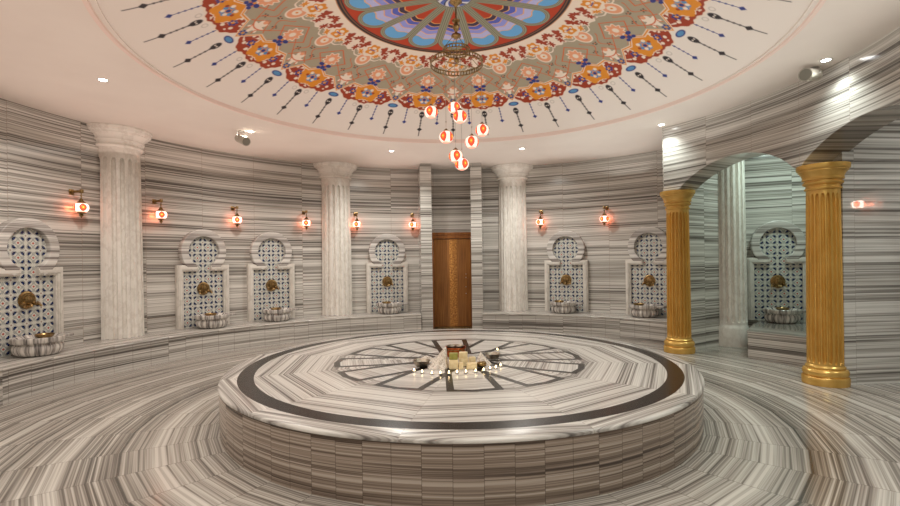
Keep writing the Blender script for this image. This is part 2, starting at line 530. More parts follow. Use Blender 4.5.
# ---- the painted dome, colours laid on the plaster as a drawn pattern
def paint_dome():
    nr, nt = 420, 1600
    rr = np.linspace(.0, 3.235, nr)
    ph = np.linspace(0, 2*np.pi, nt, endpoint=False)
    r, p = np.meshgrid(rr, ph, indexing='ij')
    col = np.zeros(r.shape+(3,)); col[:] = lin((232, 223, 215))
    aa = .010
    def put(mask, c):
        m = np.clip(mask, 0, 1)[..., None]
        col[:] = col*(1-m)+np.array(lin(c))*m
    def S(d, w_=aa): return np.clip(.5-d/w_, 0, 1)      # inside where d<0
    # angle from the far direction (+y)
    q = p-np.pi/2
    # --- 16-fold outer field. sector boundary at 0 (cartouche), lobe centre at 11.25
    def fold(off, period):
        u = (q-off+period/2) % period-period/2
        return u
    P16 = 2*np.pi/16
    b = fold(0, P16)                # from the cartouche axis
    l = fold(P16/2, P16)            # from the lobe axis
    sb = np.abs(b)*r; sl = np.abs(l)*r
    al = np.abs(l)/(P16/2); ab = np.abs(b)/(P16/2)
    def disc(rc, sc_, rad, s, asp=1.0):   # ellipse at (rc, sc_) on mirrored axis
        return np.sqrt(((r-rc)/asp)**2+(s-sc_)**2)-rad
    def rect(r0, r1, s0, s1, s): return np.maximum(np.maximum(r0-r, r-r1), np.maximum(s0-s, s-s1))
    def flower(rc, s0, s, rad, petals, c1, c2):
        dx = r-rc; dy = s-s0; R_ = np.hypot(dx, dy); A = np.arctan2(dy, dx)
        for kk in range(petals):
            an = 2*np.pi*kk/petals+.4; ex, ey = cos(an)*rad, sin(an)*rad
            put(S(np.hypot(dx-ex, dy-ey)-rad*.45), c1)
        put(S(R_-rad*.42), c2)
    RED, GOLD, SAGE, CREAM, PEACH, NAVY, SKY, DARK, ORG = (158, 58, 28), (222, 142, 40), (166, 156, 134), (236, 220, 204), (228, 160, 122), (44, 56, 130), (86, 142, 190), (46, 40, 44), (206, 104, 56)
    # leaf field scallops
    wig = .022*np.cos(l*16*3.5)+.008*np.sin(q*16*11+1)
    outer = 2.50-.16*np.clip(al, 0, 1)**3.2+wig*.8
    put(S(r-outer-.020), CREAM); put(S(r-outer), RED)
    # cream and peach squiggles inside the red lobes
    f1 = np.sin(q*16*6+np.sin(r*40)*1.2)*np.sin(r*52+np.cos(q*16*4)*1.6)
    put(S(-(f1-.66), .25)*S(r-outer+.03)*S(2.0-r), CREAM)
    # inner boundary of the red lobes (zigzag, gold and cream)
    z = np.abs(al)
    inner = np.where(z < .30, 2.10+.10*z/.30, np.where(z < .62, 2.20-.02*(z-.3)/.32, 2.18+.20*(z-.62)/.38))
    inner = np.minimum(inner, 2.42)
    # gold heart of each lobe
    put(S(np.sqrt(((r-2.30)/.15)**2+(sl/.20)**2)*.17-.17-.012*np.sin(12*np.arctan2(r-2.3, sl))-.012), CREAM)
    put(S(np.sqrt(((r-2.30)/.15)**2+(sl/.20)**2)*.17-.17-.012*np.sin(12*np.arctan2(r-2.3, sl))), GOLD)
    put(S(disc(2.42, .10, .045, sl)), GOLD)
    flower(2.31, .0, sl, .060, 6, SKY, NAVY); put(S(disc(2.355, .035, .022, sl)), CREAM); put(S(disc(2.25, .05, .024, sl)), CREAM)
    put(S(disc(2.30, .09, .020, sl)), RED)
    flower(2.33, .225, sl, .036, 6, NAVY, GOLD)
    put(S(disc(2.42, .19, .022, sl)), CREAM); put(S(disc(2.25, .30, .020, sl)), CREAM); put(S(disc(2.38, .30, .022, sl)), CREAM)
    put(S(r-inner-.032), CREAM); put(S(r-inner-.020), GOLD); put(S(r-inner), CREAM); put(S(r-inner+.010), SAGE)
    # sage field ornaments
    d = disc(2.16, 0, .075, sb, 1.35)+.022*np.sin(7*np.arctan2(r-2.16, sb)); put(S(d), CREAM)
    put(S(disc(2.06, 0, .028, sb)), PEACH)
    flower(2.315, .0, sb, .034, 6, NAVY, GOLD)
    flower(2.02, .13, sb, .024, 4, (84, 66, 56), ORG); flower(1.90, .0, sb, .024, 4, (84, 66, 56), ORG)
    # orange vines
    for k, ph0 in ((1, 0), (-1, 1.9)):
        rv = 2.06+.16*np.cos(ab*np.pi*1.15+ph0*.6)*k*.8
        put(S(np.abs(r-rv)-.008)*S(sb-.40)*S(r-inner+.03)*S(1.72-r), ORG)
    put(S(np.abs(sb-.10-.05*np.sin(r*22))-.007)*S(1.78-r)*S(r-2.36)*S(r-inner+.03), ORG)
    # orange gothic points with peach leaves under each lobe tip
    tip = 1.72+.30*np.clip(1-sl/.20, 0, 1)
    put(S(np.abs(np.abs(r-1.92)*1.0+sl*.95-.205)-.010), ORG)
    d = disc(1.93, 0, .085, sl, 1.25)+.014*np.sin(9*np.arctan2(r-1.93, sl)); put(S(d-.014), CREAM); put(S(d), PEACH)
    put(S(disc(1.93, 0, .035, sl, 1.2)), CREAM)
    # blue butterflies at the lobe tips
    put(S(disc(2.055, .055, .040, sl, .7)), NAVY); put(S(disc(2.13, .05, .030, sl, .8)), NAVY); put(S(disc(2.10, 0, .030, sl, 1.5)), NAVY); put(S(disc(2.06, 0, .018, sl)), GOLD)
    # inner ring: cream with red leaves, gold arabesques, peach tongues
    e1 = 1.66+.07*np.cos(b*16)+.02*np.cos(b*64)
    put(S(r-e1-.02)*S(1.28-r), CREAM)
    put(S(r-e1)*S(1.50-r), SAGE)
    d = disc(1.72, 0, .085, sb, 1.3); put(S(d-.016), CREAM); put(S(d), PEACH); put(S(disc(1.72, 0, .045, sb, 1.2)), CREAM); put(S(disc(1.72, 0, .016, sb)), GOLD)
    e2 = 1.62+.03*np.cos(q*32)+.012*np.sin(q*80)
    put(S(r-e2), CREAM)
    def leaf(rc, s0, s, lr, ls, tilt, c, edge=.0):
        u = (r-rc)*cos(tilt)+(s-s0)*sin(tilt); v = -(r-rc)*sin(tilt)+(s-s0)*cos(tilt)
        dd = np.hypot(u/lr, v/ls)*ls-ls+.010*np.sin(np.arctan2(v, u)*6+1)
        if edge: put(S(dd-edge), CREAM)
        put(S(dd), c)
    leaf(1.46, .155, sb, .105, .042, .55, RED, .012); leaf(1.40, .245, sb, .07, .034, -.5, RED, .01); leaf(1.57, .235, sb, .06, .030, .2, RED, .01)
    leaf(1.60, .12, sb, .05, .028, -.6, GOLD, .01)
    leaf(1.50, .0, sb, .11, .075, 0, GOLD, .014); put(S(disc(1.50, .045, .018, sb)), CREAM); put(S(disc(1.46, 0, .030, sb, .8)), CREAM); put(S(disc(1.55, 0, .020, sb)), CREAM)
    put(S(rect(1.50, 1.515, -.05, .04, sb)), (80, 88, 160))
    put(S(r-1.325), CREAM)
    # cartouches and hanging spikes
    put(S(np.sqrt(((r-2.47)/.8)**2+(sb*.62)**2)-.050), NAVY); put(S(np.sqrt(((r-2.47)/.8)**2+(sb*.62)**2)-.034), SKY)
    k32 = fold(0, 2*np.pi/32); s32 = np.abs(k32)*r
    o32 = np.where(np.abs(b) < P16/4, 0.0, .02)
    def spike(s, r0, r1, rd, c, big):
        put(S(np.maximum(s-(.009 if big else .0065), np.maximum(r0-r, r-r1)), .008), c)
        put(S(s*1.0+np.abs(r-rd)*1.0-(.044 if big else .036)), c)
        for t_ in np.arange(r0+.03, rd-.04, .055): put(S(disc(t_, 0, .013, s)), c)
        if big:
            put(S(disc(r0+.02, 0, .042, s, 1.5)), c); put(S(disc(r0+.02, .016, .010, s)), (226, 215, 205))
    spike(s32, 2.59, 3.08, 2.92, DARK, True)
    k64 = fold(np.pi/32, 2*np.pi/32); s64 = np.abs(k64)*r
    spike(s64, 2.50, 2.79, 2.775, NAVY, False)
    # grey pencil scrolls next to the lobes
    put(S(np.abs(disc(2.56, .10, .028, sl))-.005)*.5, (150, 140, 132))
    # --- centre medallion
    put(S(r-1.285), (214, 150, 96)); put(S(r-1.275), DARK); put(S(r-1.242), (150, 100, 64)); put(S(r-1.232), DARK); put(S(r-1.212), (184, 62, 28))
    P18 = 2*np.pi/16
    m = fold(0, P18); X_ = r*np.sin(m); Y_ = r*np.cos(m)
    body = np.where(Y_ < 1.0, np.abs(X_)-.1989*Y_+.003, np.hypot(X_, Y_-1.0)-.196)
    put(S(body-.006, .006), (92, 72, 56)); put(S(body, .006), (150, 152, 130)); put(S(np.abs(body+.024)-.0035, .006)*.8, (92, 84, 70))
    ins = body+.050
    put(S(ins-.007, .006), (92, 72, 56)); put(S(ins, .006), (184, 62, 28))
    zz = Y_-.024*np.cos(np.abs(X_)/.13*np.pi*1.15)
    for rb, c in ((1.4, (104, 172, 226)), (.96, (184, 186, 232)), (.85, (146, 152, 224)), (.75, (86, 98, 190)), (.66, (62, 48, 74)), (.58, (184, 62, 28))):
        put(S(ins, .006)*S(zz-rb, .006), (236, 178, 100)); put(S(ins, .006)*S(zz-rb+.014, .006), c)
    # hub
    put(S(r-.200), (96, 80, 66)); put(S(r-.190), (226, 226, 232))
    sw = np.sin(q*9+r*36)
    put(S(r-.187)*S(-(sw-.1), .3), (88, 110, 190)); put(S(r-.187)*S(-(np.sin(q*9+r*36+2)-.8), .3), (40, 46, 90))
    put(S(r-.05), (196, 140, 70))
    A_ = np.array([[x**2, x**4, x**6] for x in (1.28, 2.45, 3.2)]); k_ = np.linalg.solve(A_, [.055, .415, .765])
    zc = 4.385-k_[0]*r**2-k_[1]*r**4-k_[2]*r**6
    Vx = np.stack([CX+r*np.cos(p), CY-.01+r*np.sin(p), zc], -1).reshape(-1, 3)
    ii, jj = np.meshgrid(np.arange(nr-1), np.arange(nt), indexing='ij'); j2 = (jj+1) % nt
    Fq = np.stack([ii*nt+jj, (ii+1)*nt+jj, (ii+1)*nt+j2, ii*nt+j2], -1).reshape(-1, 4)
    me = bpy.data.meshes.new('painted_dome')
    me.vertices.add(len(Vx)); me.vertices.foreach_set('co', Vx.astype(np.float32).ravel())
    me.loops.add(Fq.size); me.loops.foreach_set('vertex_index', Fq.astype(np.int32).ravel())
    me.polygons.add(len(Fq)); me.polygons.foreach_set('loop_start', np.arange(0, Fq.size, 4, dtype=np.int32))
    me.update(calc_edges=True); me.validate()
    ca = me.color_attributes.new('paint', 'FLOAT_COLOR', 'POINT')
    rgba = np.ones((len(Vx), 4), np.float32); rgba[:, :3] = col.reshape(-1, 3)
    ca.data.foreach_set('color', rgba.ravel())
    M = Mat('painted_dome_plaster', .6, .25)
    at_ = M.t.nodes.new('ShaderNodeAttribute'); at_.attribute_name = 'paint'
    M.color(at_.outputs['Color'])
    return link('painted_dome', me, M.m, None, True, 60)
dome = struct(paint_dome()); dome.name = 'ceiling_dome'

# ------------------------------------------------------------------ bench
def bench(a0, a1, label):
    t = thing('marble_bench', label, 'bench', (CX, CY, 0))
    t.location = (0, 0, 0)
    g = G(); g.arc([(RB+.012, 0), (RW-.003, 0), (RW-.003, HB-.035), (RB+.012, HB-.035)], R(a0), R(a1), 160); g.build('bench_front', 'bf', t)
    g = G(); g.arc([(RB+.004, HB-.035), (RW-.003, HB-.035), (RW-.003, HB), (RB+.03, HB), (RB+.012, HB-.004), (RB+.002, HB-.014), (RB, HB-.026)], R(a0), R(a1), 160); g.build('bench_seat', 'bt', t)
    return t
bench(98.1, 299.5, 'long curved striped marble bench left of the wooden door')
bench(83.2, 36.6, 'curved striped marble bench between the wooden door and the first gold column')
# alcove bench block
t = thing('alcove_bench', 'low striped marble bench block inside the right alcove', 'bench')
blk = [(4.455, 7.242), (5.33, 8.60), (7.38, 7.73), (7.38, 6.10), (5.35, 5.90)]
blk = [(4.455, 7.242), (5.02, 8.0), (5.28, 8.25), (5.42, 8.55), (7.40, 7.712), (7.40, 6.12), (5.26, 6.08)]
g = G(); g.prism(blk, 0, HB-.03); g.build('bench_front', 'flat3', t, False)
g = G(); g.prism([(x+(-.012 if i in (0, 6) else 0), y) for i, (x, y) in enumerate(blk)], HB-.03, HB); g.build('bench_seat', 'flat4', t, False)

# ------------------------------------------------------------------ platform
t = thing('marble_platform', 'large round striped marble heating platform with a black ring inlay in the room centre', 'platform')
g = G(); g.lathe([(2.37, 0), (2.372, .405)], 192, (CX, CY, 0)); g.build('platform_side', 'drum', t)
g = G(); g.lathe([(2.36, .398), (2.374, .399), (2.380, .403), (2.382, .415), (2.378, .425), (2.370, .431), (2.358, HS), (2.2, HS), (1.2, HS), (.2, HS)], 192, (CX, CY, 0)); g.build('platform_top', 'top', t)

# ------------------------------------------------------------------ door and pilasters
g = G(); g.arc([(5.04, 0), (5.70, 0), (5.70, HC), (5.04, HC)], R(97.95), R(95.25), 4)
struct(g.build('trim_2', 'flat', smooth=False))
g = G(); g.arc([(5.04, 0), (5.70, 0), (5.70, HC), (5.04, HC)], R(85.75), R(83.1), 4)
struct(g.build('trim_3', 'flat', smooth=False))
DA = 90.3
dx, dy, _ = at(5.60, DA)
def loc_frame(o, deg, r, z=0): o.location = at(r, deg, z); o.rotation_euler = (0, 0, R(deg-90)); return o
d = bpy.data.objects.new('door_1', None); C.objects.link(d); loc_frame(d, DA, 5.60); struct(d)
g = G()
g.box(-.475, -.42, -.05, .06, 0, 2.02, .004); g.box(.42, .475, -.05, .06, 0, 2.02, .004); g.box(-.475, .475, -.05, .06, 2.02, 2.14, .004)
g.box(-.485, .485, -.065, .0, 2.10, 2.16, .006)
g.build('door_frame', 'fwood', d)
g = G(); g.box(-.415, .415, -.02, .03, .035, 2.012, .002); lf = g.build('door_leaf', 'wood', d)
g = G(); g.box(-.42, .42, -.045, .05, 0, .025, .003); g.build('threshold', 'brass', d)
for k, z in enumerate((.78, .93, 1.14, 1.22)):
    g = G(); g.lathe([(.001, 0), (.010, .001), (.012, .008), (.009, .016), (.001, .018)], 14, (.30, -.02, z), axis='Y'); g.build('door_stud', 'steel', d)
g = G(); g.tube([(.345, -.02, .88), (.345, -.055, .88), (.345, -.055, 1.12), (.345, -.02, 1.12)], .007, 8); g.build('door_handle', 'fwood', d)

# ------------------------------------------------------------------ columns
def flute_mod(nf, depth, z0, z1, fill=.30):
    def f(r, z, a):
        u = (a*nf/(2*pi)) % 1.0-.5
        hw = .5-fill/2
        if abs(u) >= hw: return r
        x = u/hw
        # rounded flute ends
        e = 1.0
        ed = .10
        for zz, sgn in ((z1, -1), (z0, 1)):
            q = (z-zz)*sgn
            lim = ed*(1-sqrt(max(0, 1-x*x)))*.9
            if q < lim: e = 0
            elif q < lim+.012: e = min(e, (q-lim)/.012)
        return r-depth*sqrt(max(0, 1-x*x))*e
    return f
def shaft_prof(r0, r1, z0, z1, dense):
    zs = [z0]
    z = z0
    pts = sorted(set([z0, z1]+[z0+(z1-z0)*k/14 for k in range(15)]+[zz+dz for zz in dense for dz in np.linspace(-.12, .12, 25)]))
    pts = [p for p in pts if z0 <= p <= z1]
    return [(r0+(r1-r0)*((p-z0)/(z1-z0))**1.4, p) for p in pts]

def white_column(deg, label, r=5.72, loc=None, rz=0, base=None, rs=.335):
    if loc is None: x, y, _ = at(r, deg); zb = HB+.0015
    else: x, y = loc; zb = 0
    t = thing('marble_column', label, 'column', (x, y, zb), R(deg-90) if loc is None else rz, 'white marble columns')
    s0 = 0
    if base:
        g = G(); g.lathe([(base, 0), (base+.005, .01), (base, .30), (base-.012, .335), (rs+.005, .35), (rs, .37)], 64); g.build('pedestal', 'wcol', t); s0 = .35
    H = HC-zb; zn = H-.30
    g = G(); g.lathe(shaft_prof(rs, rs*.93, s0, zn, (s0+.02, zn-.15)), 18*20, mod=flute_mod(18, .050, s0-1 if not base else s0+.06, zn-.16, .40)); g.build('shaft', 'wcol', t, sharp=50)
    k = rs/.335
    prof = [(.31, zn-.005), (.335, zn-.003), (.352, zn+.008), (.358, zn+.024), (.352, zn+.038), (.334, zn+.046), (.330, zn+.062), (.346, zn+.085), (.350, zn+.088), (.366, zn+.090), (.372, zn+.104), (.372, zn+.118), (.362, zn+.124), (.372, zn+.150), (.396, zn+.180), (.424, zn+.200), (.430, zn+.202), (.430, zn+.212), (.448, zn+.216), (.462, zn+.232), (.468, zn+.248), (.468, zn+.262), (.476, zn+.265), (.480, zn+.27), (.480, H-.002)]
    prof = [(q*k, z) for q, z in prof]
    g = G(); g.lathe(prof, 96); g.build('capital', 'wcol', t)
    return t
white_column(156.9, 'white fluted marble column between the left wall fountain and the pair beside it')
white_column(116.4, 'white fluted marble column left of the lone wall fountain by the wooden door')
white_column(76.4, 'white fluted marble column just right of the wooden door')
white_column(0, 'white marble column on a round pedestal inside the right alcove', loc=(4.83, 8.34), rz=0, base=.285, rs=.262)

def gold_column(deg, label):
    x, y, _ = at(4.37, deg)
    t = thing('gilded_column', label, 'column', (x, y, 0), R(deg-90), 'gold fluted columns')
    g = G(); g.lathe([(0.2304, 0), (0.2336, .01), (0.2336, .085), (0.2256, .098), (0.2096, .10), (0.2176, .108), (0.2272, .13), (0.2272, .155), (0.2176, .178), (0.2040, .187), (0.1920, .19), (0.1968, .197), (0.1968, .212), (0.1856, .222), (0.1776, .235)], 64); g.build('base', 'gold', t)
    g = G(); g.lathe(shaft_prof(.179, .166, .225, 2.30, (.26, 2.24)), 20*18, mod=flute_mod(20, .034, .25, 2.24, .24)); g.build('shaft', 'gold', t, sharp=50)
    prof = [(.166, 2.285), (.180, 2.287), (.184, 2.297), (.184, 2.308), (.176, 2.314), (.168, 2.316), (.168, 2.340), (.172, 2.342), (.192, 2.352), (.199, 2.364), (.199, 2.376), (.188, 2.386), (.184, 2.388), (.184, 2.398), (.202, 2.402), (.206, 2.412), (.206, 2.424), (.200, 2.427), (.206, 2.450), (.220, 2.478), (.238, 2.500), (.243, 2.503), (.243, 2.515), (.250, 2.518), (.259, 2.530), (.262, 2.545), (.262, 2.578), (.258, 2.58)]
    g = G(); g.lathe(prof, 96); g.build('capital', 'gold', t)
gold_column(34.7, 'gold fluted column at the left end of the arcade, beside the curved bench')
gold_column(5.7, 'gold fluted column on the right, between the two arches')
gold_column(-21, 'gold fluted column of the arcade nearest the camera, outside the frame')

# ------------------------------------------------------------------ wall niches
def curve_plate(outer, holes, y0, y1, bevel):
    cu = bpy.data.curves.new('tmp', 'CURVE'); cu.dimensions = '2D'; cu.fill_mode = 'BOTH'
    cu.extrude = abs(y1-y0)/2-bevel; cu.bevel_depth = bevel; cu.bevel_resolution = 2; cu.offset = -bevel
    for pts in [outer]+holes:
        sp = cu.splines.new('POLY'); sp.points.add(len(pts)-1); sp.use_cyclic_u = True
        for i, (x, z) in enumerate(pts): sp.points[i].co = (x, z, 0, 1)
    o = bpy.data.objects.new('tmp', cu); C.objects.link(o)
    dg = bpy.context.evaluated_depsgraph_get(); me = bpy.data.meshes.new_from_object(o.evaluated_get(dg))
    bpy.data.objects.remove(o); bpy.data.curves.remove(cu)
    for v in me.vertices: v.co = Vector((v.co.x, (y0+y1)/2-v.co.z, v.co.y))
    me.materials.clear()
    return me
ZC = 1.735-HB      # circle centre above the bench
def ring_pts(r, a0, a1, n): return [(r*cos(R(a0+(a1-a0)*i/n)), ZC+r*sin(R(a0+(a1-a0)*i/n))) for i in range(n+1)]
def niche_meshes():
    # keyhole shaped round surround, open at the neck
    n_o = ring_pts(.40, -62, 242, 60); n_i = ring_pts(.270, 245, -65, 60)
    zt = 1.50-HB
    ringp = n_o+n_i
    # make neck edges meet the rectangular frame
    ring_ = curve_plate(ringp, [], -.075, .05, .012)
    def rectframe(w0, w1, z1_, neck, y0, y1, bev, zi):
        # an arch-like flat frame with a gap in the middle of its head
        pts = [(-w0, 0), (-w0, z1_), (-neck, z1_), (-neck, zi), (-w1, zi), (-w1, 0)]
        return pts
    gL = G()
    parts = []
    for (w0, w1, zo, zi, y0, y1) in ((.46, .355, zt, zt-.115, -.05, .05), (.445, .375, zt-.015, zt-.10, -.068, -.04), (.425, .395, zt-.035, zt-.08, -.080, -.06)):
        for s in (-1, 1):
            pts = [(s*w0, 0), (s*w0, zo), (s*(.115+.0*w0), zo), (s*.115, zi), (s*w1, zi), (s*w1, 0)]
            if s > 0: pts = pts[::-1]
            me = curve_plate(pts, [], y0, y1, .004)
            n0 = len(gL.V); gL.add([v.co.copy() for v in me.vertices], [tuple(p.vertices) for p in me.polygons]); bpy.data.meshes.remove(me)
    return ring_, gL
def tile_panel():
    # rectangle plus circle joined through the neck
    gz = 1.50-HB-.10
    pts = [(-.37, 0), (.37, 0), (.37, gz), (.12, gz)]+ring_pts(.285, -66, 246, 40)+[(-.12, gz), (-.37, gz)]
    return curve_plate(pts, [], -.006, .05, .001)
niche_group = 'keyhole shaped wall fountains'
def m_ring():
    M = Mat('striped_marble_surround', .2)
    x, y, z = M.pos('Object'); M.color(stripes(M, z, x, 2.0, 7, 34, [(.28, (120, 112, 107)), (.40, (158, 151, 146)), (.48, (192, 187, 182)), (.56, (214, 210, 205)), (.68, (228, 224, 219))])); return M.m
MT['ring'] = m_ring()
niche0 = thing('wall_niche', '', 'niche', (0, 0, 0), 0, niche_group)
ring_me, gfr = niche_meshes()
link('round_surround', ring_me, 'ring', niche0)
gfr.build('frame', 'white', niche0)
link('tile_panel', tile_panel(), 'tiles', niche0)

# basin
basin0 = thing('marble_basin', '', 'basin', (0, 0, 0), 0, 'lobed marble basins')
def lobes(r, z, a):
    k = 1.3 if z < .14 else .35
    return r*(1+.045*k*(abs(sin(a*8))-.5))
g = G(); g.lathe([(.15, 0), (.19, .006), (.228, .03), (.248, .07), (.252, .10), (.244, .130), (.228, .142), (.232, .156), (.262, .164), (.272, .172), (.276, .180), (.276, .226), (.270, .232), (.240, .232), (.226, .222), (.20, .200), (.12, .196), (.02, .195)], 128, mod=lobes)
g.build('bowl', 'basin', basin0)
g = G(); g.box(.24, .40, -.09, .08, .185, .225, .008); g.build('rim_ledge', 'basin', basin0)

# brass dish lying in the basin
dish0 = thing('brass_dish', '', 'dish', (0, 0, 0), 0, 'brass washing dishes on the basins')
g = G(); g.lathe([(.03, 0), (.06, .002), (.082, .02), (.098, .048), (.104, .056), (.108, .056), (.104, .05), (.086, .022), (.06, .008), (.03, .006)], 40); g.build('dish_body', 'brass', dish0)
g = G(); g.lathe([(.001, .006), (.022, .007), (.026, .012), (.018, .018), (.001, .02)], 20); g.build('dish_boss', 'brass', dish0)

# fountain tap
tap0 = thing('wall_tap', '', 'tap', (0, 0, 0), 0, 'brass wall taps over the basins')
def shell(r, z, a): return r*(1+.03*abs(sin(a*8)))
TK = 1.0
g = G(); g.lathe([(.104, -.0), (.112, .006), (.108, .014), (.090, .020), (.078, .012), (.056, .014), (.050, .026), (.032, .030), (.001, .034)], 64, mod=shell, axis='Y'); g.build('rosette', 'brass', tap0)
for s in (-1, 1):
    g = G(); g.tube([(s*.070, -.005, -.05), (s*.088, -.045, -.060), (s*.102, -.085, -.064), (s*.112, -.10, -.090)], [.018, .017, .015, .012], 10)
    v = g.build('valve', 'brass', tap0)
    g = G(); g.tube([(s*.092-.028, -.060, -.036), (s*.092, -.062, -.030), (s*.092+.032, -.060, -.042)], [.006, .008, .006], 8); g.tube([(s*.092, -.06, -.06), (s*.092, -.061, -.030)], .006, 8); g.build('handle', 'brass', v)
g = G(); g.tube([(0, 0, -.05), (0, -.05, -.052), (0, -.075, -.065), (0, -.085, -.09)], [.015, .014, .012, .011], 12); g.build('spout', 'brass', tap0)

NIC = [
 (170.6, 'niche at the left picture edge'),
 (143.4, 'niche, left one of the left pair'),
 (130.3, 'niche, right one of the left pair'),
 (105.3, 'niche just left of the wooden door'),
 (64.6, 'niche just right of the third column'),
 (47.3, 'niche partly hidden behind the left gold column'),
 (None, 'niche inside the right alcove'),
]
where = ['left picture edge niche', 'left niche of the left hand pair', 'right niche of the left hand pair', 'lone niche left of the wooden door', 'first niche right of the wooden door', 'niche behind the left gold column', 'right alcove niche']
rng = random.Random(3)
# alcove wall frame: direction of its inward normal
pA, qA = Vector((4.78, 8.84)), Vector((7.60, 7.64)); dA = (qA-pA).normalized(); 
mid = pA+dA*1.02
for i, (deg, lab) in enumerate(NIC):
    def place(o, back, side, z):
        if deg is not None:
            o.location = at(RW-.052-back, deg, z); o.rotation_euler = (0, 0, R(deg-90))
            a = R(deg); o.location.x += sin(a)*side; o.location.y -= cos(a)*side
        else:
            ang = atan2(dA.y, dA.x); nn = Vector((dA.y, -dA.x))
            c = mid+nn*(.051+back)+dA*side
            o.location = (c.x, c.y, z); o.rotation_euler = (0, 0, ang)
    nch = niche0 if i == 0 else copy_tree(niche0); nch['label'] = 'blue tiled keyhole '+lab; place(nch, 0, 0, HB+.0015)
    b = basin0 if i == 0 else copy_tree(basin0); b['label'] = 'lobed marble basin in the '+where[i]; place(b, .30, (-.10, 0, 0, 0, 0, 0, 0)[i], HB+.0015)
    s = dish0 if i == 0 else copy_tree(dish0); s['label'] = 'shallow brass dish in the basin, '+where[i]
    place(s, .32, (-.06, -.05, -.06, -.10, -.14, -.15, 0)[i]*.62, HB+.199); s.rotation_euler[2] += rng.random()*3
    tp = tap0 if i == 0 else copy_tree(tap0); tp['label'] = 'brass rosette tap on the tiles, '+where[i]; place(tp, .007, .0, 1.08)

# ------------------------------------------------------------------ wall sconces
sconce0 = thing('wall_sconce', '', 'lamp', (0, 0, 0), 0, 'mosaic glass wall sconces')
# origin on the wall, at globe centre height; local -y points into the room
g = G(); g.box(-.035, .035, -.012, 0, .19, .27, .006); g.build('wall_plate', 'brass', sconce0)
g = G(); g.box(-.012, .012, -.20, -.01, .215, .25, .005); g.box(-.02, .02, -.215, -.18, .205, .258, .006); g.build('arm', 'brass', sconce0)
g = G(); g.tube([(0, -.19, .21), (0, -.19, .125)], .006, 8); g.ball((0, -.19, .165), .012); g.build('stem', 'brass', sconce0)
g = G(); g.lathe([(.008, .130), (.020, .118), (.026, .100), (.045, .080), (.058, .066), (.058, .060), (.05, .058)], 32, (0, -.19, 0)); g.build('cap', 'brass', sconce0)
g = G(); g.lathe([(.045, -.066), (.062, -.058), (.082, -.036), (.092, -.010), (.092, .012), (.082, .038), (.062, .058), (.045, .066)], 48); gl = g.build('globe', 'globe', sconce0); gl.location = (0, -.19, 0)
ld = bpy.data.lights.new('sconce_glow', 'POINT'); ld.energy = 1.1; ld.color = (1, .22, .08); ld.shadow_soft_size = .03
lo = bpy.data.objects.new('sconce_glow', ld); C.objects.link(lo); lo.parent = sconce0; lo.location = (0, -.075, .0)
g = G(); g.lathe([(.048, -.060), (.052, -.068), (.046, -.078), (.028, -.088), (.018, -.096), (.026, -.106), (.022, -.118), (.010, -.128), (.004, -.142), (.001, -.15)], 32, (0, -.19, 0)); g.build('finial', 'brass', sconce0)
SC = [(164.0, 'left of the first white column at the picture left'), (151.4, 'just right of the first white column'), (137.5, 'above and between the left hand pair of niches'), (123.3, 'just left of the second white column'),
      (112.2, 'just right of the second white column'), (99.4, 'just left of the wooden door'), (69.9, 'just right of the third white column'), (55.9, 'right of the door, nearest the left gold column')]
for i, (deg, lab) in enumerate(SC):
    s = sconce0 if i == 0 else copy_tree(sconce0)
    s['label'] = 'lit mosaic glass sconce '+lab
    loc_frame(s, deg, RW-.001, 2.33); 
s = copy_tree(sconce0); s['label'] = 'mosaic sconce on the outer alcove wall, mirrored in the polished partition'; s.location = (7.419, 3.70, 2.36); s.rotation_euler = (0, 0, R(-90))
for ch in s.children:
    if ch.name.startswith('globe'): ch.data = ch.data.copy(); ch.data.materials.clear(); ch.data.materials.append(MT['globe3'])

# ------------------------------------------------------------------ downlights
dl0 = thing('downlight', '', 'downlight', (0, 0, 0), 0, 'recessed ceiling downlights')
g = G(); g.lathe([(.040, 0), (.042, -.006), (.052, -.008), (.059, -.004), (.061, 0)], 32, cap=False); g.build('trim_ring', 'ringw', dl0)
g = G(); g.lathe([(.001, -.010), (.030, -.008), (.040, -.004), (.040, -.001), (.001, -.001)], 24); g.build('lens', 'lens', dl0)
dlab = ['beside the right hand speaker', 'at the arcade left end above the left gold column', 'above the third white column, right of the door', 'above the lone niche left of the door', 'beside the left hand speaker', 'at the far left of the ceiling',
        'behind the camera on the left', 'behind the camera left of centre', 'behind the camera right of centre', 'behind the camera on the right']
for i, a in enumerate(DL):
    o = dl0 if i == 0 else copy_tree(dl0); o['label'] = 'small round recessed white downlight '+dlab[i]; o.location = (CX+3.96*cos(a), CY+3.96*sin(a), HC)

